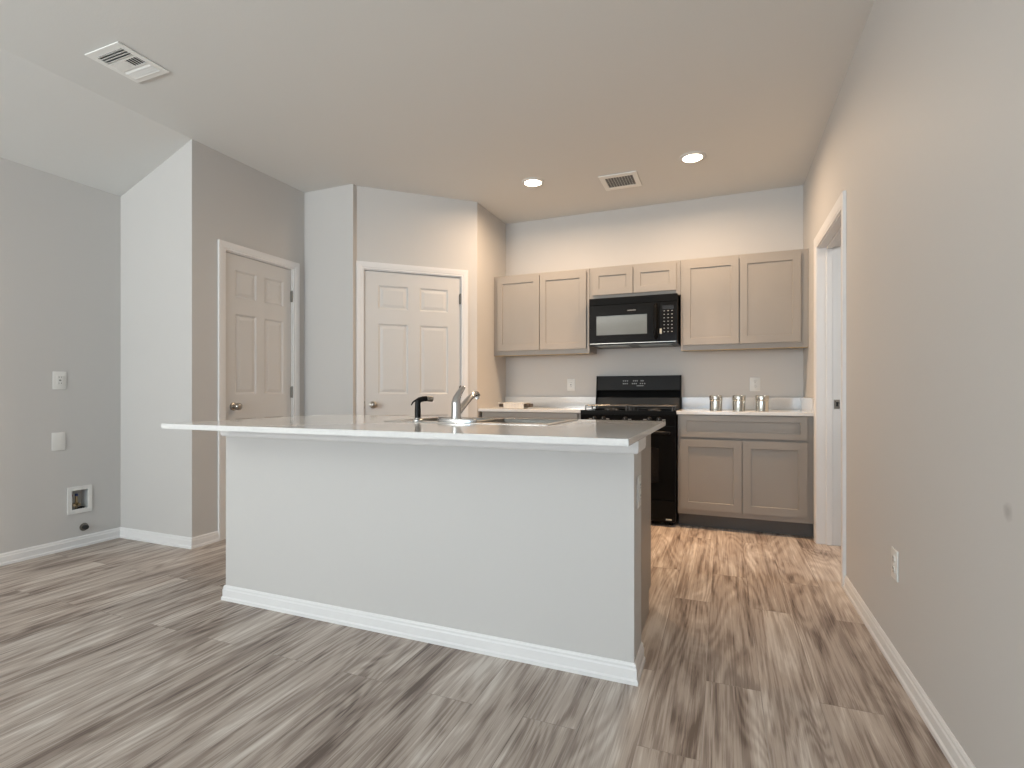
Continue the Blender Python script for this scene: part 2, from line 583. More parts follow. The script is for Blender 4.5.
def base_run(mb, p0, p1, n, k0=0.0, k1=0.0, prof=BASE, z0=0.0):
    """moulding from p0 to p1 standing out along n; k0,k1 lengthen the ends per unit of depth (mitres)"""
    p0, p1, n = Vector((*p0, 0)), Vector((*p1, 0)), Vector((*n, 0))
    d = (p1 - p0).normalized()
    b = bmesh.new()
    A = [b.verts.new(p0 + n * o - d * o * k0 + Vector((0, 0, z0 + h))) for o, h in prof]
    B = [b.verts.new(p1 + n * o + d * o * k1 + Vector((0, 0, z0 + h))) for o, h in prof]
    m = len(prof)
    b.faces.new(A[::-1]); b.faces.new(B)
    for i in range(m):
        b.faces.new((A[i], A[(i + 1) % m], B[(i + 1) % m], B[i]))
    bmesh.ops.recalc_face_normals(b, faces=list(b.faces))
    mb._merge(b)
    return mb


def baseboard(side, label, *runs):
    mb = MB()
    for r in runs:
        base_run(mb, *r)
    tag(mb.build('baseboard_' + side, M['trim']), label, 'baseboard', kind='structure')


ndiag = (math.sin(DIAG), -math.cos(DIAG))
ddiag = (math.cos(DIAG), math.sin(DIAG))
CW = 0.058                                           # casing width
baseboard('left', 'white baseboard along the left wall', ((XL, YREAR), (XL, YA), (1, 0), -1, -1))
baseboard('alcove', 'short white baseboard under the bright alcove wall', ((XL, YA), (XC, YA), (0, -1), -1, 1))
baseboard('closet', 'white baseboard pieces either side of the first door', ((XC, YA), (XC, D1[0] - CW), (1, 0), 1, 0), ((XC, D1[1] + CW), (XC, YD), (1, 0), 0, -1))
baseboard('niche', 'white baseboard under the narrow wall between doors', ((XC, YD), (XE, YD), (0, -1), -1, -0.37))
dp = lambda s: (XE + ddiag[0] * s, YD + ddiag[1] * s)
baseboard('pantry', 'white baseboard pieces either side of the pantry door', (dp(0), dp(D2[0] - CW), ndiag, -0.37, 0), (dp(D2[1] + CW), dp(DL), ndiag, 0, 0.4))
baseboard('right', 'long white baseboard along the right wall', ((XR, YREAR), (XR, DW[0] - 0.075), (-1, 0), 0, 0))
baseboard('rear', 'white baseboard along the rear wall', ((XL, YREAR), (XR, YREAR), (0, 1), -1, -1))


# ------------------------------------------------------------------ six-panel doors
def casing(mb, x0, x1, ztop, w=CW, y=0.0, t=0.016):
    """door casing around an opening in local x/z, standing out towards -y"""
    prof = [(0.0, 0.010), (0.012, 0.010), (0.016, 0.013), (0.040, 0.016), (w, 0.016), (w, 0.0), (0.0, 0.0)]
    b = bmesh.new()
    loops = []
    for (cx, cz, sx, sz) in ((x0, 0, -1, 0), (x0, ztop, -1, 1), (x1, ztop, 1, 1), (x1, 0, 1, 0)):
        loops.append([b.verts.new((cx + sx * u, y - v, cz + sz * u)) for u, v in prof])
    m = len(prof)
    for a, c in zip(loops, loops[1:]):
        for k in range(m):
            b.faces.new((a[k], a[(k + 1) % m], c[(k + 1) % m], c[k]))
    b.faces.new(loops[0]); b.faces.new(loops[-1][::-1])
    bmesh.ops.recalc_face_normals(b, faces=list(b.faces))
    mb._merge(b)
    return mb


def six_panel_door(name, label, loc, rz, x0, x1, ztop, hinge_z):
    d = thing(name, label, 'door', loc, rz, kind='structure')
    casing(MB(), x0 - 0.004, x1 + 0.004, ztop + 0.004).build('casing', M['trim'], d, local=True)
    j = MB()
    j.box(x0 - 0.0035, x0 + 0.004, 0.0, T, 0, ztop + .0035)
    j.box(x1 - 0.004, x1 + 0.0035, 0.0, T, 0, ztop + .0035)
    j.box(x0 + 0.004, x1 - 0.004, 0.0, T, ztop - 0.004, ztop + 0.0035)
    j.box(x0 + 0.004, x1 - 0.004, 0.05, 0.062, ztop - 0.02, ztop - 0.004)
    j.build('jamb', M['trim'], d, local=True)
    a, b = x0 + 0.007, x1 - 0.007
    W = b - a
    st, mu = W * 0.135, W * 0.125
    pw = (W - 2 * st - mu) / 2
    xs = [a, a + st, a + st + pw, a + st + pw + mu, b - st, b]
    zs = [0.012, 0.25, 0.865, 1.045, 1.64, 1.765, 1.965, ztop - 0.008]
    cells = {(i, k) for i in (1, 3) for k in (1, 3, 5)}
    rings = [(0.004, 0.004), (0.012, 0.009), (0.016, 0.009), (0.040, 0.003)]
    slab = MB().panelled(xs, zs, cells, rings, 0.035, y=0.010).build('door_slab', M['door'], d, local=True)
    kx = a + 0.068
    k = MB()
    k.lathe([(0.0, 0), (0.031, 0), (0.031, 0.005), (0.026, 0.009), (0.013, 0.011), (0.012, 0.030), (0.020, 0.036), (0.027, 0.046),
             (0.028, 0.056), (0.023, 0.066), (0.012, 0.071), (0, 0.072)], (kx, 0.010, 0.955), (0, -1, 0), 28)
    k.build('knob', M['nickel'], slab, local=True, smooth=40)
    s = MB()
    s.box(a - 0.003, a + 0.002, 0.006, 0.014, 0.925, 0.985)
    s.build('latch_plate', M['hinge'], slab, local=True)
    for z in hinge_z:
        h = MB()
        h.tube([(x1 - 0.005, 0.002, z - 0.045), (x1 - 0.005, 0.002, z + 0.045)], 0.006, 12)
        h.lathe([(0, 0), (0.004, 0), (0.0055, 0.004), (0, 0.008)], (x1 - 0.005, 0.002, z + 0.045), (0, 0, 1), 12)
        h.box(x1 - 0.016, x1 + 0.002, 0.003, 0.008, z - 0.044, z + 0.044)
        h.build('hinge', M['hinge'], d, local=True, smooth=40)
    return d


six_panel_door('door_1', 'white six-panel door in the shaded side wall, nearer the left corner', (XC, 0, 0), math.radians(90), D1[0] + 0.004, D1[1] - 0.004, D1[2] - 0.004, (0.25, 1.06, 1.858))
six_panel_door('door_2', 'white six-panel pantry door in the slanted wall behind the faucet', (XE, YD, 0), DIAG, D2[0] + 0.004, D2[1] - 0.004, D2[2] - 0.004, (0.25, 1.07, 1.89))

# open doorway in the right wall (front of the wall looks towards -x: local x runs along -y)
dw = thing('door_3', 'open white-cased doorway in the right wall, no door leaf in it', 'doorway', (XR, 0, 0), math.radians(-90), kind='structure')
casing(MB(), -DW[1] + 0.004, -DW[0] - 0.004, DW[2] - 0.004, w=0.075).build('casing', M['trim'], dw, local=True)
j = MB()
JX0, JX1 = XR - 0.001, XR + 0.142
j.box(JX0, JX1, DW[1] - 0.008, DW[1] - 0.0005, 0.001, DW[2] - 0.001)
j.box(JX0, JX1, DW[0] + 0.0005, DW[0] + 0.008, 0.001, DW[2] - 0.001)
j.box(JX0, JX1, DW[0] + 0.008, DW[1] - 0.008, DW[2] - 0.012, DW[2] - 0.001)
# stop strip
j.box(XR + 0.048, XR + 0.085, DW[1] - 0.020, DW[1] - 0.008, 0.001, DW[2] - 0.012, 0.002)
j.box(XR + 0.048, XR + 0.085, DW[0] + 0.008, DW[0] + 0.020, 0.001, DW[2] - 0.012, 0.002)
j.box(XR + 0.048, XR + 0.085, DW[0] + 0.020, DW[1] - 0.020, DW[2] - 0.024, DW[2] - 0.012, 0.002)
jm = j.build('jamb', M['trim'], dw)
sp = MB()
sp.cells([XR + 0.096, XR + 0.108, XR + 0.122, XR + 0.130], [0.945, 0.962, 0.992, 1.008], {(1, 1)}, DW[1] - 0.0105, DW[1] - 0.008, lambda u, v, w: (u, w, v))
sp.build('strike_plate', M['nickel'], dw)
MB().box(XR + 0.108, XR + 0.122, DW[1] - 0.0088, DW[1] - 0.008, 0.962, 0.992).build('latch_hole', M['slot'], dw)


# ------------------------------------------------------------------ shaker cabinets
SHAKER = [(0.0015, 0.007), (0.003, 0.0085)]


def shaker(mb, x0, x1, z0, z1, y, st=0.057, t=0.019):
    mb.panelled([x0, x0 + st, x1 - st, x1], [z0, z0 + st, z1 - st, z1], {(1, 1)}, SHAKER, t, y)
    return mb


def face_frame(mb, xs, zs, holes, y0, y1):
    return mb.cells(xs, zs, holes, y0, y1, lambda u, v, w: (u, w, v))


FY = 4.305            # base face frame front
CT = 0.914            # counter top height
CTH = 0.026


def base_cabinet(name, label, x0, x1, doors, drawer, zbot=0.108, ztop=CT - CTH, yf=FY, yb=YB - 0.002, fill=None):
    c = thing(name, label, 'cabinet', ((x0 + x1) / 2, yb, 0))
    m = MB()
    m.box(x0, x1, yf, yb, zbot, ztop, 0.0015)
    m.build('carcass', M['cab'], c)
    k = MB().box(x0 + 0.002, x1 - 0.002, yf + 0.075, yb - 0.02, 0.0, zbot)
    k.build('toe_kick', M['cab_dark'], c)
    for a, b in doors:
        shaker(MB(), a, b, 0.150, 0.694, yf - 0.020).build('door', M['cab'], c)
    for a, b in drawer:
        MB().panelled([a, a + .045, b - .045, b], [.712, .712 + .042, .880 - .042, .880], {(1, 1)}, SHAKER, 0.019, yf - 0.020).build('drawer_front', M['cab'], c)
    return c


base_cabinet('base_cabinet', 'taupe base cabinet right of the range, one drawer over two doors', -0.334, XR - 0.001,
             [(-0.312, 0.1265), (0.1325, 0.561)], [(-0.312, 0.561)])
base_cabinet('base_cabinet', 'taupe base cabinet left of the range, mostly hidden behind the island', XS + 0.022, -1.116,
             [(-2.012, -1.583), (-1.577, -1.140)], [(-2.012, -1.140)])


def counter(name, label, x0, x1, side_right):
    y0 = 4.268
    c = MB()
    c.box(x0, x1, y0, YB - 0.001, CT - CTH, CT, 0.002)
    o = thing(name, label, 'countertop', ((x0 + x1) / 2, YB - .001, CT - CTH))
    c.build('worktop', M['quartz'], o)
    b = MB()
    b.box(x0, x1, YB - 0.021, YB - 0.001, CT, CT + 0.102, 0.0015)
    b.build('backsplash', M['quartz'], o)
    if side_right:
        s = MB()
        s.box(x1 - 0.020, x1, y0 + 0.012, YB - 0.021, CT, CT + 0.102, 0.0015)
        s.build('side_splash', M['quartz'], o)
    return o


counter('countertop', 'white quartz worktop right of the range with side splash', -0.342, XR - 0.001, True)
counter('countertop', 'white quartz worktop left of the range', XS + 0.001, -1.112, False)

UF = 4.617            # upper face frame front


def wall_cabinet(name, label, x0, x1, z0, z1, doors, dz):
    c = thing(name, label, 'cabinet', ((x0 + x1) / 2, YB - 0.001, z0))
    m = MB()
    m.box(x0, x1, UF, UF + 0.02, z0, z1, 0.001)
    m.box(x0, x1, UF + 0.02, YB - 0.001, z0 + 0.012, z1, 0.001)
    m.build('carcass', M['cab'], c)
    e = MB()
    e.box(x0 + 0.003, x1 - 0.003, UF + 0.003, UF + 0.018, z0 - 0.004, z0)
    e.build('raw_edge', M['cab_edge'], c)
    for a, b in doors:
        shaker(MB(), a, b, dz[0], dz[1], UF - 0.020).build('door', M['cab'], c)
    return c


wall_cabinet('wall_cabinet', 'taupe two-door wall cabinet left of the microwave', XS + 0.001, -1.119, 1.412, 2.176, [(-2.020, -1.591), (-1.584, -1.146)], (1.455, 2.152))
wall_cabinet('wall_cabinet', 'low taupe two-door wall cabinet above the microwave', -1.117, -0.336, 1.885, 2.176, [(-1.088, -0.732), (-0.725, -0.370)], (1.925, 2.152))
wall_cabinet('wall_cabinet', 'taupe two-door wall cabinet right of the microwave', -0.334, XR - 0.001, 1.412, 2.176, [(-0.314, 0.114), (0.121, 0.556)], (1.455, 2.152))

# ------------------------------------------------------------------ over-the-range microwave
MX0, MX1, MZ0, MZ1, MF = -1.097, -0.352, 1.470, 1.881, 4.505
mw = thing('microwave', 'black over-the-range microwave under the low wall cabinet', 'microwave', ((MX0 + MX1) / 2, YB - 0.002, MZ0))
MB().box(MX0, MX1, MF + 0.03, YB - 0.002, MZ0, MZ1, 0.003).build('body', M['blackmat'], mw)
DXR = -0.500
md = MB()
md.cells([MX0 + .002, -1.030, -0.598, DXR], [MZ0 + 0.018, 1.556, 1.722, 1.815], {(1, 1)}, MF, MF + 0.028, lambda u, v, w: (u, w, v))
mdo = md.build('door', M['black'], mw)
MB().box(-1.030, -0.598, MF + 0.003, MF + 0.02, 1.556, 1.722).build('window', M['mwglass'], mdo)
h = MB()
h.tube([(-0.524, MF + .002, 1.515), (-0.524, MF - 0.026, 1.522), (-0.524, MF - 0.040, 1.56), (-0.524, MF - 0.043, 1.65), (-0.524, MF - 0.040, 1.75),
        (-0.524, MF - 0.026, 1.790), (-0.524, MF + .002, 1.797)], [0.013, 0.015, 0.0165, 0.017, 0.0165, 0.015, 0.013], 16)
h.build('handle', M['black'], mdo, smooth=50)
lg = MB()
for i in range(9):
    lg.box(-0.760 + i * 0.0078, -0.760 + i * 0.0078 + 0.0052, MF - 0.001, MF + 0.001, 1.756, 1.764)
lg.build('maker_mark', M['greymark'], mdo)
vt = MB()
vt.box(MX0 + .002, MX1 - .002, MF + 0.002, MF + 0.029, 1.818, MZ1 - 0.002, 0.002)
for i in range(3):
    vt.box(MX0 + .03, MX1 - .2, MF, MF + 0.003, 1.830 + i * 0.014, 1.835 + i * 0.014)
vt.build('vent_strip', M['black'], mw)
cp = MB().box(DXR + 0.003, MX1 - .002, MF, MF + 0.028, MZ0 + 0.018, 1.815, 0.002).build('control_panel', M['black'], mw)
MB().box(-0.472, -0.384, MF - 0.001, MF + 0.001, 1.752, 1.782).build('display', M['glassblack'], cp)
for r in range(7):
    for c in range(3):
        x = -0.458 + c * 0.031
        z = 1.738 - r * 0.029
        MB().box(x - 0.0055, x + 0.0055, MF - 0.001, MF + 0.001, z - 0.003, z + 0.003).build('key', M['greymark'], cp)
MB().box(-0.494, -0.478, MF - 0.001, MF + 0.001, 1.548, 1.592).build('paper_tag', M['tag'], cp)
tm = MB()
tm.box(MX0, MX1, MF - 0.004, MF + 0.03, MZ0, MZ0 + 0.017, 0.003)
tmo = tm.build('lower_trim', M['black'], mw)
MB().box(MX0 + .01, MX1 - .01, MF - 0.0055, MF - 0.0035, MZ0 + 0.010, MZ0 + 0.014).build('bright_strip', M['nickel'], tmo)
ug = MB()
ug.box(MX0 + 0.06, MX0 + 0.33, MF + 0.08, MF + 0.30, MZ0 - 0.004, MZ0)
ug.box(MX1 - 0.33, MX1 - 0.06, MF + 0.08, MF + 0.30, MZ0 - 0.004, MZ0)
ug.build('grease_filter', M['hinge'], mw)

# ------------------------------------------------------------------ gas range
RX0, RX1, RF, RB = -1.108, -0.346, 4.262, 4.905
RT = 0.912
rg = thing('gas_range', 'black gas range with raised backguard between the base cabinets', 'range', ((RX0 + RX1) / 2, RB, 0))
b = MB()
b.box(RX0, RX1, RF + 0.03, RB, 0.03, 0.875, 0.003)
for x in (RX0 + .04, RX1 - .04):
    for y in (RF + .09, RB - .06):
        b.tube([(x, y, 0), (x, y, 0.032)], 0.016, 12)
b.build('body', M['blackmat'], rg)
c = MB()
c.cells([RX0, RX0 + .035, RX1 - .035, RX1], [RF, RF + .05, RB - .10, RB - .06], {(1, 1)}, 0.876, RT, lambda u, v, w: (u, v, w))
c.box(RX0 + .035, RX1 - .035, RF + .05, RB - .10, 0.876, RT - 0.014)
c.build('cooktop', M['black'], rg)
cpn = MB()
cpn.prism([(RF + 0.03, 0.795), (RF + 0.001, 0.795), (RF - 0.006, 0.875), (RF + 0.03, 0.875)], RX0 + .002, RX1 - .002, 'X')
cpo = cpn.build('control_panel', M['black'], rg)
for x, s in ((-0.989, -1), (-0.914, 1), (-0.736, 1), (-0.547, -1), (-0.471, 1)):
    k = MB()
    k.lathe([(0, 0), (0.023, 0), (0.022, 0.006), (0.018, 0.010), (0.016, 0.026), (0.013, 0.030), (0, 0.031)], (x, RF - 0.003, 0.842), (0, -1, 0.08), 24)
    k.box(x - 0.003, x + 0.003, RF - 0.040, RF - 0.014, 0.832, 0.858, 0.001)
    ko = k.build('knob', M['blackmat'], rg, smooth=40)
    MB().box(x - 0.0012, x + 0.0012, RF - 0.0412, RF - 0.039, 0.842, 0.857).build('pointer', M['greymark'], ko)
    mk = MB()
    for q in range(3):
        mk.box(x + s * 0.034 + q * 0.009 - .012, x + s * 0.034 + q * 0.009 - .006, RF - 0.0055, RF - 0.002, 0.838, 0.846)
    mk.build('knob_print', M['greymark'], ko)
od = MB()
od.cells([RX0 + .004, RX0 + .13, RX1 - .13, RX1 - .004], [0.215, 0.34, 0.62, 0.788], {(1, 1)}, RF, RF + 0.029, lambda u, v, w: (u, w, v))
odo = od.build('oven_door', M['black'], rg)
MB().box(RX0 + .13, RX1 - .13, RF + 0.003, RF + 0.02, 0.34, 0.62).build('window', M['glassblack'], odo)
hd = MB()
hd.tube([(RX0 + .05, RF + .002, .738), (RX0 + .055, RF - .035, .742), (RX0 + .08, RF - .046, .744), ((RX0 + RX1) / 2, RF - .050, .744), (RX1 - .08, RF - .046, .744),
         (RX1 - .055, RF - .035, .742), (RX1 - .05, RF + .002, .738)], 0.0125, 14)
hd.build('handle', M['blackmat'], odo, smooth=50)
dr = MB()
dr.box(RX0 + .004, RX1 - .004, RF + 0.001, RF + 0.029, 0.045, 0.207, 0.004)
dro = dr.build('drawer', M['black'], rg)
MB().box(RX1 - 0.075, RX1 - 0.03, RF - 0.0005, RF + 0.002, 0.052, 0.064).build('label_sticker', M['tag'], dro)
bgm = MB()
bgm.prism([(RB, 1.074), (RB - .062, 1.072), (RB - .070, 1.082), (RB - .052, 1.206), (RB - .045, 1.212), (RB, 1.212)], RX0 + .013, RX1 - .013, 'X')
bgo = bgm.build('backguard', M['blackmat'], rg)
MB().prism([(RB, 1.010), (RB - .024, 1.012), (RB - .024, 1.074), (RB, 1.074)], RX0 + .013, RX1 - .013, 'X').build('vent_recess', M['recess'], bgo)
MB().prism([(RB, RT), (RB - .100, RT), (RB - .060, 1.012), (RB, 1.012)], RX0 + .013, RX1 - .013, 'X').build('lower_slope', M['enamel'], bgo)
for x in (RX0 + .001, RX1 - .013):
    cap = MB()
    cap.prism([(RB - .001, RT), (RB - .104, RT), (RB - .074, 1.075), (RB - .056, 1.213), (RB - .001, 1.213)], x, x + 0.012, 'X')
    cap.build('end_cap', M['black'], bgo)


def on_guard(z):
    return RB - .070 + (z - 1.082) / (1.206 - 1.082) * 0.018


for z, xs in ((1.165, (-.86, -.843, -.824, -.768, -.752, -.736, -.700, -.684)), (1.140, (-.86, -.845, -.826, -.778, -.762, -.744, -.706, -.688, -.668))):
    for x in xs:
        pm = MB()
        pm.box(x, x + 0.010, on_guard(z) - 0.0016, on_guard(z) + 0.003, z - .005, z + .005)
        pm.build('touch_key', M['greymark'], bgo)
MB().box(-0.735, -0.672, on_guard(1.120) - 0.0016, on_guard(1.120) + 0.003, 1.117, 1.123).build('maker_mark', M['greymark'], bgo)
for gx0, gx1 in ((RX0 + .03, (RX0 + RX1) / 2 - .012), ((RX0 + RX1) / 2 + .012, RX1 - .03)):
    g = MB()
    gy0, gy1, gz = RF + .055, RB - .115, RT + 0.034
    r = 0.006

    def bar(p, q):
        g.tube([p, q], r, 8)
    for x in (gx0, gx1):
        bar((x, gy0, gz), (x, gy1, gz))
    for y in (gy0, (gy0 + gy1) / 2, gy1):
        bar((gx0, y, gz), (gx1, y, gz))
    gm = (gx0 + gx1) / 2
    for yc in (gy0 + (gy1 - gy0) * .25, gy0 + (gy1 - gy0) * .75):
        for a in range(4):
            ax, ay = ((1, 0), (-1, 0), (0, 1), (0, -1))[a]
            ox = (gx1 - gx0) / 2 if ax else 0
            oy = (gy1 - gy0) / 4 if ay else 0
            bar((gm + ax * ox, yc + ay * oy, gz), (gm + ax * 0.035, yc + ay * 0.035, gz + .002))
    for x in (gx0, gx1):
        for y in (gy0, gy1, (gy0 + gy1) / 2):
            bar((x, y, RT - 0.014), (x, y, gz))
    g.build('grate', M['iron'], rg, smooth=50)
    for yc in (gy0 + (gy1 - gy0) * .25, gy0 + (gy1 - gy0) * .75):
        MB().lathe([(0, 0), (0.048, 0), (0.045, 0.010), (0.030, 0.012), (0.034, 0.013), (0.034, 0.020), (0.030, 0.023), (0, 0.024)], (gm, yc, RT - 0.014), (0, 0, 1), 24).build('burner', M['iron'], rg, smooth=40)

# ------------------------------------------------------------------ kitchen island
IX0, IX1, IY0, IY1 = -2.358, -0.301, 1.924, 2.100
isl = thing('kitchen_island', 'white painted island half wall carrying the quartz worktop', 'island', ((IX0 + IX1) / 2, IY1, 0))
MB().box(IX0, IX1, IY0, IY1, 0, CT - 0.023).build('half_wall', M['wall'], isl)
mb = MB()
base_run(mb, (IX0, IY0), (IX1, IY0), (0, -1), 1, 1)
base_run(mb, (IX1, IY0), (IX1, IY1), (1, 0), 1, 0)
base_run(mb, (IX0, IY1), (IX0, IY0), (-1, 0), 0, 1)
mb.build('baseboard', M['trim'], isl)
APR = [(0, 0), (0.010, 0), (0.016, 0.006), (0.018, 0.018), (0.018, 0.058), (0, 0.058)]
mb = MB()
zA = CT - 0.022 - 0.0585
base_run(mb, (IX0, IY0), (IX1, IY0), (0, -1), 1, 1, APR, zA)
base_run(mb, (IX1, IY0), (IX1, IY1), (1, 0), 1, 0, APR, zA)
base_run(mb, (IX0, IY1), (IX0, IY0), (-1, 0), 0, 1, APR, zA)
mb.build('apron_trim', M['trim'], isl)

CX1 = -0.333
ic = thing('island_cabinet', 'taupe sink base cabinet behind the island half wall', 'cabinet', ((IX0 + CX1) / 2, IY1, 0))
m = MB()
for xa in (IX0 + .01, CX1 - .018):
    m.prism([(IY1 + .001, 0), (2.575, 0), (2.575, 0.105), (2.650, 0.105), (2.650, CT - 0.023), (IY1 + .001, CT - 0.023)], xa, xa + .018, 'X')
m.box(IX0 + .028, CX1 - .018, IY1 + .001, IY1 + .012, 0.105, CT - .023)
m.box(IX0 + .028, CX1 - .018, IY1 + .012, 2.632, 0.105, 0.123)
m.cells([IX0 + .028, IX0 + .05, CX1 - .04, CX1 - .018], [.105, .14, .865, CT - .023], {(1, 1)}, 2.632, 2.650, lambda u, v, w: (u, w, v))
m.box(IX0 + .028, CX1 - .018, 2.557, 2.575, 0.0, 0.105)
m.build('carcass', M['cab'], ic)
w = (CX1 - IX0 - .01 - 0.04) / 4
for i in range(4):
    a = IX0 + .03 + i * w
    d = MB()
    shaker(d, -a - w + 0.006, -a, 0.15, 0.87, -2.670)
    d.xform(Matrix.Rotation(math.pi, 4, 'Z'))
    d.build('door', M['cab'], ic)

SX0, SX1, SY0, SY1 = -2.384, -0.268, 1.609, 2.710
KX0, KX1, KY0, KY1 = -1.555, -0.705, 2.150, 2.660
top = MB()
top.cells([SX0, KX0 + .012, KX1 - .012, SX1], [SY0, KY0 + .012, KY1 - .012, SY1], {(1, 1)}, CT - 0.0225, CT, lambda u, v, w: (u, v, w))
bmesh.ops.bevel(top.bm, geom=[e for e in top.bm.edges if len(e.link_faces) == 2 and e.calc_face_angle() > 1], offset=0.002, segments=2, affect='EDGES')
tag(top.build('island_countertop', M['quartz'], origin=((SX0 + SX1) / 2, (SY0 + SY1) / 2, CT - .0225)), 'long white quartz worktop overhanging the island', 'countertop')

# sink
sk = thing('kitchen_sink', 'stainless double-bowl drop-in sink set in the island worktop', 'sink', ((KX0 + KX1) / 2, (KY0 + KY1) / 2, CT - 0.2))
km = (KX0 + KX1) / 2
bx = [KX0, KX0 + .035, km - .018, km + .018, KX1 - .035, KX1]
by = [KY0, KY0 + .100, KY1 - .035, KY1]
rim = MB()
rim.cells(bx, by, {(1, 1), (3, 1)}, CT + 0.0003, CT + 0.0024, lambda u, v, w: (u, v, w))
bmesh.ops.bevel(rim.bm, geom=[e for e in rim.bm.edges if len(e.link_faces) == 2 and e.calc_face_angle() > 1], offset=0.0008, segments=1, affect='EDGES')
rim.build('rim', M['steel'], sk, smooth=40)
for i in (1, 3):
    x0, x1, y0, y1 = bx[i] + .001, bx[i + 1] - .001, by[1] + .001, by[2] - .001
    b = bmesh.new()
    prof = [(0, 0.002), (0.004, -0.004), (0.010, -0.150), (0.030, -0.175), (0.06, -0.178)]
    loops = [[b.verts.new((x, y, CT + z)) for x, y in ((x0 + s, y0 + s), (x1 - s, y0 + s), (x1 - s, y1 - s), (x0 + s, y1 - s))] for s, z in prof]
    for a, c in zip(loops, loops[1:]):
        for k in range(4):
            b.faces.new((a[k], a[(k + 1) % 4], c[(k + 1) % 4], c[k]))
    b.faces.new(loops[-1])
    bmesh.ops.solidify(b, geom=list(b.faces), thickness=0.001)
    mb = MB(); mb._merge(b)
    bo = mb.build('bowl', M['steel'], sk, smooth=40)
    MB().lathe([(0, 0), (0.045, 0), (0.044, 0.004), (0.036, 0.005), (0.030, 0.001), (0, 0.001)], ((x0 + x1) / 2, (y0 + y1) / 2, CT - 0.178), (0, 0, 1), 24).build('drain', M['chrome'], bo, smooth=40)

# faucet
FX, FYY, FZ = -1.185, 2.212, CT + 0.0024
fc = thing('kitchen_faucet', 'chrome single-lever faucet on the sink deck', 'faucet', (FX, FYY, FZ))
ep = MB()
ep.lathe([(0, 0), (0.105, 0), (0.106, 0.004), (0.104, 0.013), (0.096, 0.017), (0, 0.018)], (FX + 0.005, FYY, FZ), (0, 0, 1), 48, sx=1.0, sy=0.30)
ep.build('deck_plate', M['chrome'], fc, smooth=40)
bd = MB()
bd.lathe([(0, 0.012), (0.027, 0.012), (0.025, 0.020), (0.0225, 0.030), (0.022, 0.088), (0.020, 0.098), (0.012, 0.104), (0, 0.105)], (FX, FYY, FZ), (0, 0, 1), 28)
bd.build('body', M['chrome'], fc, smooth=40)
st = MB()
st.tube([(FX, FYY + 0.008, FZ + 0.040), (FX, FYY + 0.05, FZ + 0.062), (FX, FYY + 0.10, FZ + 0.090), (FX, FYY + 0.15, FZ + 0.115), (FX, FYY + 0.19, FZ + 0.130), (FX, FYY + 0.222, FZ + 0.134),
         (FX, FYY + 0.240, FZ + 0.126)], [0.018, 0.0165, 0.0155, 0.015, 0.015, 0.0145, 0.013], 16)
st.lathe([(0, 0), (0.0115, 0), (0.0115, 0.018), (0, 0.018)], (FX, FYY + .230, FZ + 0.106), (0, 0, 1), 16)
st.build('spout', M['chrome'], fc, smooth=50)
lv = MB()
lv.tube([(FX, FYY - .004, FZ + 0.088), (FX, FYY + 0.006, FZ + 0.112), (FX + .004, FYY + 0.025, FZ + 0.137), (FX + .008, FYY + 0.048, FZ + 0.158), (FX + .010, FYY + 0.062, FZ + 0.166)],
        [0.0205, 0.0185, 0.0145, 0.012, 0.008], 16)
lv.build('lever', M['chrome'], fc, smooth=50)

# side sprayer
PX, PY = -1.398, 2.212
sy = thing('sink_sprayer', 'black pull-out side sprayer standing left of the faucet', 'sprayer', (PX, PY, FZ))
s = MB()
s.lathe([(0, 0), (0.026, 0), (0.025, 0.006), (0.018, 0.010), (0.016, 0.016), (0, 0.016)], (PX, PY, FZ), (0, 0, 1), 24)
s.build('holder', M['steel'], sy, smooth=40)
s = MB()
s.tube([(PX, PY, FZ + 0.012), (PX, PY, FZ + 0.05), (PX, PY, FZ + 0.085), (PX + .001, PY + .002, FZ + 0.100)], [0.0145, 0.0150, 0.0135, 0.0150], 18)
s.tube([(PX - .003, PY - .006, FZ + 0.096), (PX + .004, PY + .008, FZ + 0.104), (PX + .016, PY + .024, FZ + 0.109), (PX + .026, PY + .038, FZ + 0.110)], [0.012, 0.0135, 0.0135, 0.0135], 18)
s.build('spray_head', M['blackmat'], sy, smooth=50)
s = MB()
s.tube([(PX - .008, PY - .010, FZ + 0.102), (PX - .018, PY - .016, FZ + 0.092), (PX - .024, PY - .021, FZ + 0.078)], [0.0045, 0.004, 0.003], 10)
s.build('trigger', M['blackmat'], sy, smooth=50)
s = MB()
s.tube([(PX + .0262, PY + .0384, FZ + 0.110), (PX + .036, PY + .052, FZ + 0.1095), (PX + .044, PY + .064, FZ + 0.108)], [0.0138, 0.0142, 0.0142], 18)
s.build('nozzle', M['nickel'], sy, smooth=40)


# ------------------------------------------------------------------ canisters and tray
def canister(label, x, y, turn):
    c = thing('canister', label, 'canister', (x, y, CT), turn, group='tin canisters on the right worktop')
    MB().lathe([(0, 0), (0.045, 0), (0.0475, 0.002), (0.0475, 0.004), (0.0465, 0.006), (0.0465, 0.078), (0.0478, 0.080), (0.0465, 0.082), (0, 0.082)], (0, 0, 0.001), (0, 0, 1), 40).build('body', M['tin'], c, local=True, smooth=30)
    MB().lathe([(0, 0.0835), (0.0482, 0.0835), (0.0485, 0.085), (0.0482, 0.116), (0.0465, 0.120), (0.040, 0.1215), (0.038, 0.1195), (0, 0.1195)], (0, 0, 0.001), (0, 0, 1), 40).build('lid', M['tin'], c, local=True, smooth=30)
    return c


CY_ = 4.44
canister('silver tin canister nearest the range, leftmost of three', -0.056, CY_, 0.2)
canister('silver tin canister standing between the two others', 0.112, CY_, 1.4)
canister('silver tin canister below the wall outlet, rightmost of three', 0.274, CY_, 2.6)

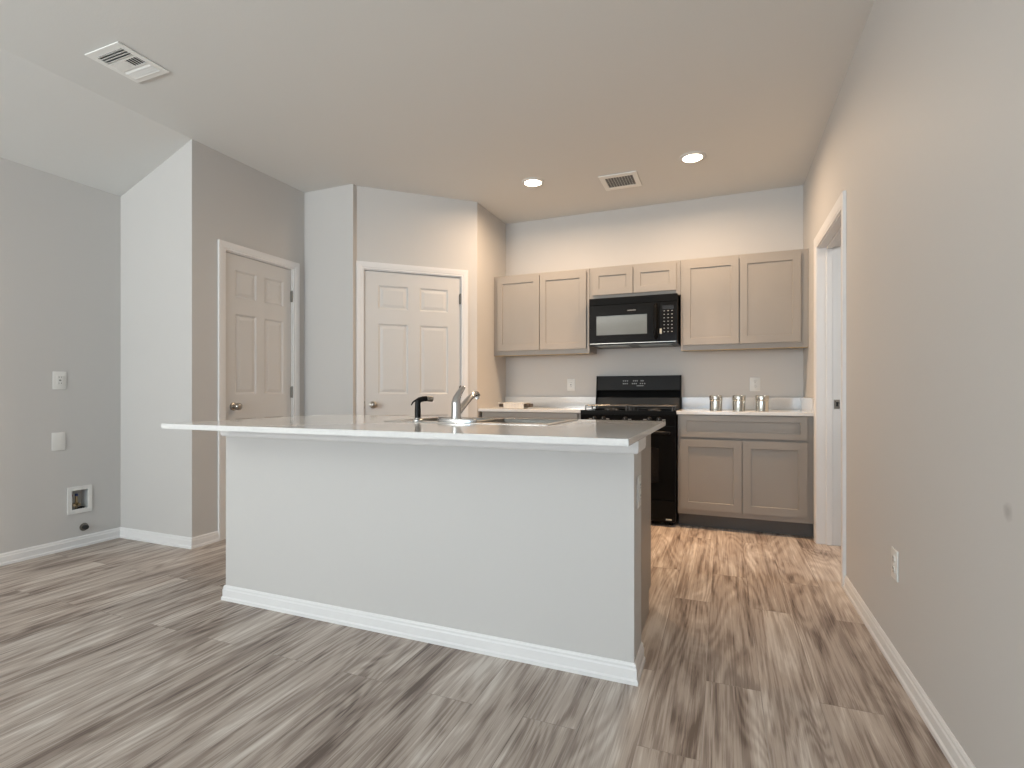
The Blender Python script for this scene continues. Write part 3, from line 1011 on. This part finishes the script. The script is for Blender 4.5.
tr = thing('tray', 'small white ribbed tray with dark ends on the left worktop', 'tray', (-1.77, 4.46, CT))
t = MB()
tx0, tx1, ty0, ty1 = -1.868, -1.672, 4.40, 4.52
t.cells([tx0, tx0 + .012, tx1 - .012, tx1], [ty0, ty0 + .012, ty1 - .012, ty1], {(1, 1)}, CT + .006, CT + .046, lambda u, v, w: (u, v, w))
t.box(tx0, tx1, ty0, ty1, CT + .001, CT + .008, 0.002)
for i in range(13):
    x = tx0 + .012 + i * (tx1 - tx0 - .024) / 12
    t.tube([(x, ty0 - .001, CT + .004), (x, ty0 - .001, CT + .044)], 0.0045, 8)
t.box(tx0 - .050, tx1 + .026, ty0 - .008, ty1 + .008, CT + .044, CT + .051, 0.003)
t.build('body', M['ceramic'], tr)
for x0, x1 in ((tx0 - .050, tx0 - .001), (tx1 + .001, tx1 + .056)):
    MB().box(x0, x1, ty0 + .01, ty1 - .01, CT + .012, CT + .043, 0.006).build('handle', M['darkwood'], tr, smooth=40)


# ------------------------------------------------------------------ outlets, plates, washer box
def wall_matrix(loc, n):
    """local -y looks along n"""
    return math.atan2(n[0], -n[1])


def outlet(label, loc, n, style='duplex', w=0.075, h=0.118, name='wall_outlet', cat='outlet', group=None):
    o = thing(name, label, cat, loc, wall_matrix(loc, n), group)
    MB().box(-w / 2, w / 2, -0.0055, 0, -h / 2, h / 2, 0.0025).build('cover_plate', M['plastic'], o, local=True, smooth=40)
    if style == 'duplex':
        for z in (0.021, -0.021):
            r = MB().lathe([(0, 0), (0.0172, 0), (0.0172, 0.0022), (0.0160, 0.003), (0, 0.003)], (0, -0.0053, z), (0, -1, 0), 28, sx=1.0, sy=0.86).build('receptacle', M['plastic'], o, local=True, smooth=40)
            s = MB()
            s.box(-.0072, -.0052, -.0088, -.0075, z + .001, z + .0095)
            s.box(.0052, .0072, -.0088, -.0075, z + .002, z + .0090)
            s.lathe([(0, 0), (0.0026, 0), (0.0026, 0.001), (0, 0.001)], (0, -.0076, z - .0065), (0, -1, 0), 12)
            s.build('slots', M['slot'], r, local=True)
        MB().lathe([(0, 0), (.003, 0), (.0025, .0012), (0, .0014)], (0, -.0053, 0), (0, -1, 0), 12).build('screw', M['plastic'], o, local=True)
    elif style == 'rocker':
        r = MB().box(-.0168, .0168, -0.0088, -0.0053, -.0335, .0335, 0.0012).build('receptacle', M['plastic'], o, local=True)
        s = MB()
        for z in (0.020, -0.020):
            s.box(-.0075, -.0055, -.0094, -.0085, z - .003, z + .006)
            s.box(.0055, .0075, -.0094, -.0085, z - .003, z + .006)
        s.box(-.006, .006, -.0096, -.0085, -.0045, -.0010)
        s.box(-.006, .006, -.0096, -.0085, .0010, .0045)
        s.build('slots', M['slot'], r, local=True)
    else:
        for z in (0.042, -0.042):
            MB().lathe([(0, 0), (.003, 0), (.0025, .0012), (0, .0014)], (0, -.0053, z), (0, -1, 0), 12).build('screw', M['plastic'], o, local=True)
    return o


outlet('white outlet on the back wall above the three canisters', (0.249, YB, 1.129), (0, -1), 'duplex', 0.082)
outlet('white outlet on the back wall between tray and range', (-1.372, YB, 1.133), (0, -1), 'rocker', 0.078)
outlet('white outlet low on the right wall near the doorway', (XR, 2.409, 0.398), (-1, 0))
outlet('white outlet on the left wall, higher of its two plates', (XL, 2.085, 1.138), (1, 0), 'rocker', 0.078)
outlet('blank white cover plate on the left wall below the outlet', (XL, 2.079, 0.733), (1, 0), 'blank', 0.076, name='blank_plate', cat='wall plate')
outlet('white outlet on the end face of the island half wall', (IX1, 2.026, 0.680), (1, 0))

wb = thing('washer_box', 'white recessed washer supply box low on the left wall', 'washer box', (XL, (WBY[0] + WBY[1]) / 2, WBZ[0]))
f = MB()
f.cells([WBY[0] - .012, WBY[0] + .012, WBY[1] - .012, WBY[1] + .010], [WBZ[0] - .015, WBZ[0] + .014, WBZ[1] - .014, WBZ[1] + .012], {(1, 1)}, XL + .0005, XL + .009, lambda u, v, w: (w, u, v))
f.build('frame', M['plastic'], wb)
x0 = XL - 0.085
f = MB()
f.box(x0 - .003, x0, WBY[0] + .001, WBY[1] - .001, WBZ[0] + .001, WBZ[1] - .001)
f.box(x0, XL, WBY[0] + .001, WBY[0] + .004, WBZ[0] + .001, WBZ[1] - .001)
f.box(x0, XL, WBY[1] - .004, WBY[1] - .001, WBZ[0] + .001, WBZ[1] - .001)
f.box(x0, XL, WBY[0] + .004, WBY[1] - .004, WBZ[0] + .001, WBZ[0] + .004)
f.box(x0, XL, WBY[0] + .004, WBY[1] - .004, WBZ[1] - .004, WBZ[1] - .001)
f.build('recess', M['plastic'], wb)
for y, mname in ((WBY[0] + .034, 'red'), (WBY[0] + .066, 'blue')):
    v = MB()
    v.tube([(XL - .045, y, WBZ[0] + .004), (XL - .045, y, WBZ[0] + .095)], 0.008, 12)
    v.tube([(XL - .045, y, WBZ[0] + .040), (XL - .010, y, WBZ[0] + .040)], 0.009, 12)
    v.lathe([(0, 0), (.013, 0), (.013, .018), (0, .018)], (XL - .045, y, WBZ[0] + .032), (0, 0, 1), 12)
    vo = v.build('valve', M['brass'], wb, smooth=50)
    MB().box(XL - .056, XL - .034, y - .006, y + .006, WBZ[0] + .095, WBZ[0] + .112, 0.003).build('handle', M[mname], vo)
MB().lathe([(0.026, 0), (0.026, 0.012), (0.020, 0.012), (0.020, 0.002), (0, 0.002)], (XL - .045, WBY[1] - .034, WBZ[0] + .004), (0, 0, 1), 24).build('drain_pipe', M['slot'], wb, smooth=40)

gs = thing('pipe_stub', 'dark round capped pipe stub on the left wall under the washer box', 'pipe', (XL, 2.229, 0.131))
MB().lathe([(0, 0), (0.027, 0), (0.026, 0.003), (0.016, 0.006), (0.014, 0.006), (0, 0.006)], (XL, 2.229, 0.131), (1, 0, 0), 28).build('escutcheon', M['hinge'], gs, smooth=40)
MB().lathe([(0, 0.006), (0.015, 0.006), (0.015, 0.030), (0.013, 0.033), (0, 0.033)], (XL, 2.229, 0.131), (1, 0, 0), 20).build('cap', M['slot'], gs, smooth=40)

# ------------------------------------------------------------------ ceiling fittings
def downlight(label, x, y):
    d = thing('recessed_light', label, 'ceiling light', (x, y, ZC), group='recessed kitchen lights')
    MB().lathe([(0.068, 0), (0.092, 0), (0.093, -0.004), (0.086, -0.009), (0.070, -0.011), (0.068, -0.006)], (0, 0, 0), (0, 0, 1), 48).build('trim_ring', M['plastic'], d, local=True, smooth=40)
    MB().lathe([(0, -0.0005), (0.0675, -0.0005), (0.0675, -0.0075), (0.050, -0.0095), (0, -0.010)], (0, 0, 0), (0, 0, 1), 40).build('lens', M['lens'], d, local=True, smooth=40)
    area_light('lamp_light', (0, 0, -0.014), (0, 0, 0), 0.13, 0.13, CAN_POWER, WARM, 'DISK', 170, d)
    area_light('lamp_core_light', (0, 0, -0.0145), (0, 0, 0), 0.10, 0.10, CORE_POWER, CORE, 'DISK', 62, d)
    return d


downlight('lit recessed ceiling light left of the small vent', -1.441, 4.011)
downlight('lit recessed ceiling light right of the small vent', -0.210, 4.024)

# supply register with four louvre fields near the sloped ceiling
vx0, vx1, vy0, vy1 = -3.003, -2.742, 1.640, 1.896
vr = thing('ceiling_vent', 'square white four-way air register near the sloped ceiling', 'vent', ((vx0 + vx1) / 2, (vy0 + vy1) / 2, ZC))
fx = [vx0, vx0 + .032, (vx0 + vx1) / 2 - .005, (vx0 + vx1) / 2 + .005, vx1 - .032, vx1]
fy = [vy0, vy0 + .034, vy0 + .094, vy0 + .104, vy1 - .100, vy1 - .090, vy1 - .030, vy1]
f = MB()
f.cells(fx, fy, {(1, 1), (2, 1), (3, 1), (1, 3), (3, 3), (1, 5), (2, 5), (3, 5)}, ZC - .0085, ZC - .003, lambda u, v, w: (u, v, w))
f.box(vx0 + .010, vx1 - .010, vy0 + .010, vy1 - .010, ZC - .003, ZC - .0005)
f.build('frame', M['grille'], vr)
MB().box(fx[1], fx[4], fy[1], fy[6], ZC - .0032, ZC - .0028).build('duct', M['void'], vr)


def louvre(mb, x0, x1, y0, y1, n, along, tilt):
    for i in range(n):
        t = (i + 0.5) / n
        hw = 0.5 * ((y1 - y0) if along == 'x' else (x1 - x0)) / n * 0.98
        cz = ZC - .008
        dz = .0042 * tilt
        if along == 'x':
            yc = y0 + (y1 - y0) * t
            mb.prism([(yc - hw, cz - dz), (yc + hw, cz + dz), (yc + hw, cz + dz + .0012), (yc - hw, cz - dz + .0012)], x0, x1, 'X')
        else:
            xc = x0 + (x1 - x0) * t
            mb.prism([(xc - hw, cz - dz), (xc + hw, cz + dz), (xc + hw, cz + dz + .0012), (xc - hw, cz - dz + .0012)], y0, y1, 'Y')


for x0, x1, y0, y1, n, al, ti in ((fx[1], fx[4], fy[1], fy[2], 4, 'x', 1), (fx[1], fx[2], fy[3], fy[4], 5, 'y', 1), (fx[3], fx[4], fy[3], fy[4], 5, 'y', -1), (fx[1], fx[4], fy[5], fy[6], 4, 'x', -1)):
    l = MB()
    louvre(l, x0, x1, y0, y1, n, al, ti)
    l.build('louvre_bank', M['grille'], vr)

# return grille between the two recessed lights
gx0, gx1, gy0, gy1 = -0.922, -0.624, 4.100, 4.402
gr = thing('ceiling_vent', 'small white louvred grille between the two recessed lights', 'vent', ((gx0 + gx1) / 2, (gy0 + gy1) / 2, ZC))
f = MB()
f.cells([gx0, gx0 + .04, gx1 - .04, gx1], [gy0, gy0 + .05, gy1 - .05, gy1], {(1, 1)}, ZC - .010, ZC - .003, lambda u, v, w: (u, v, w))
f.box(gx0 + .008, gx1 - .008, gy0 + .008, gy1 - .008, ZC - .003, ZC - .0005)
f.build('frame', M['grille'], gr)
MB().box(gx0 + .04, gx1 - .04, gy0 + .05, gy1 - .05, ZC - .0034, ZC - .0029).build('duct', M['void'], gr)
l = MB()
n = 11
for i in range(n):
    yc = gy0 + .05 + (gy1 - gy0 - .10) * (i + .5) / n
    l.prism([(yc - .006, ZC - .010), (yc + .004, ZC - .0040), (yc + .006, ZC - .0040), (yc - .004, ZC - .010)], gx0 + .04, gx1 - .04, 'X')
for i in range(9):
    xc = gx0 + .04 + (gx1 - gx0 - .08) * (i + 1) / 10
    l.box(xc - .0012, xc + .0012, gy0 + .05, gy1 - .05, ZC - .0095, ZC - .0040)
l.build('louvre_bank', M['grille'], gr)
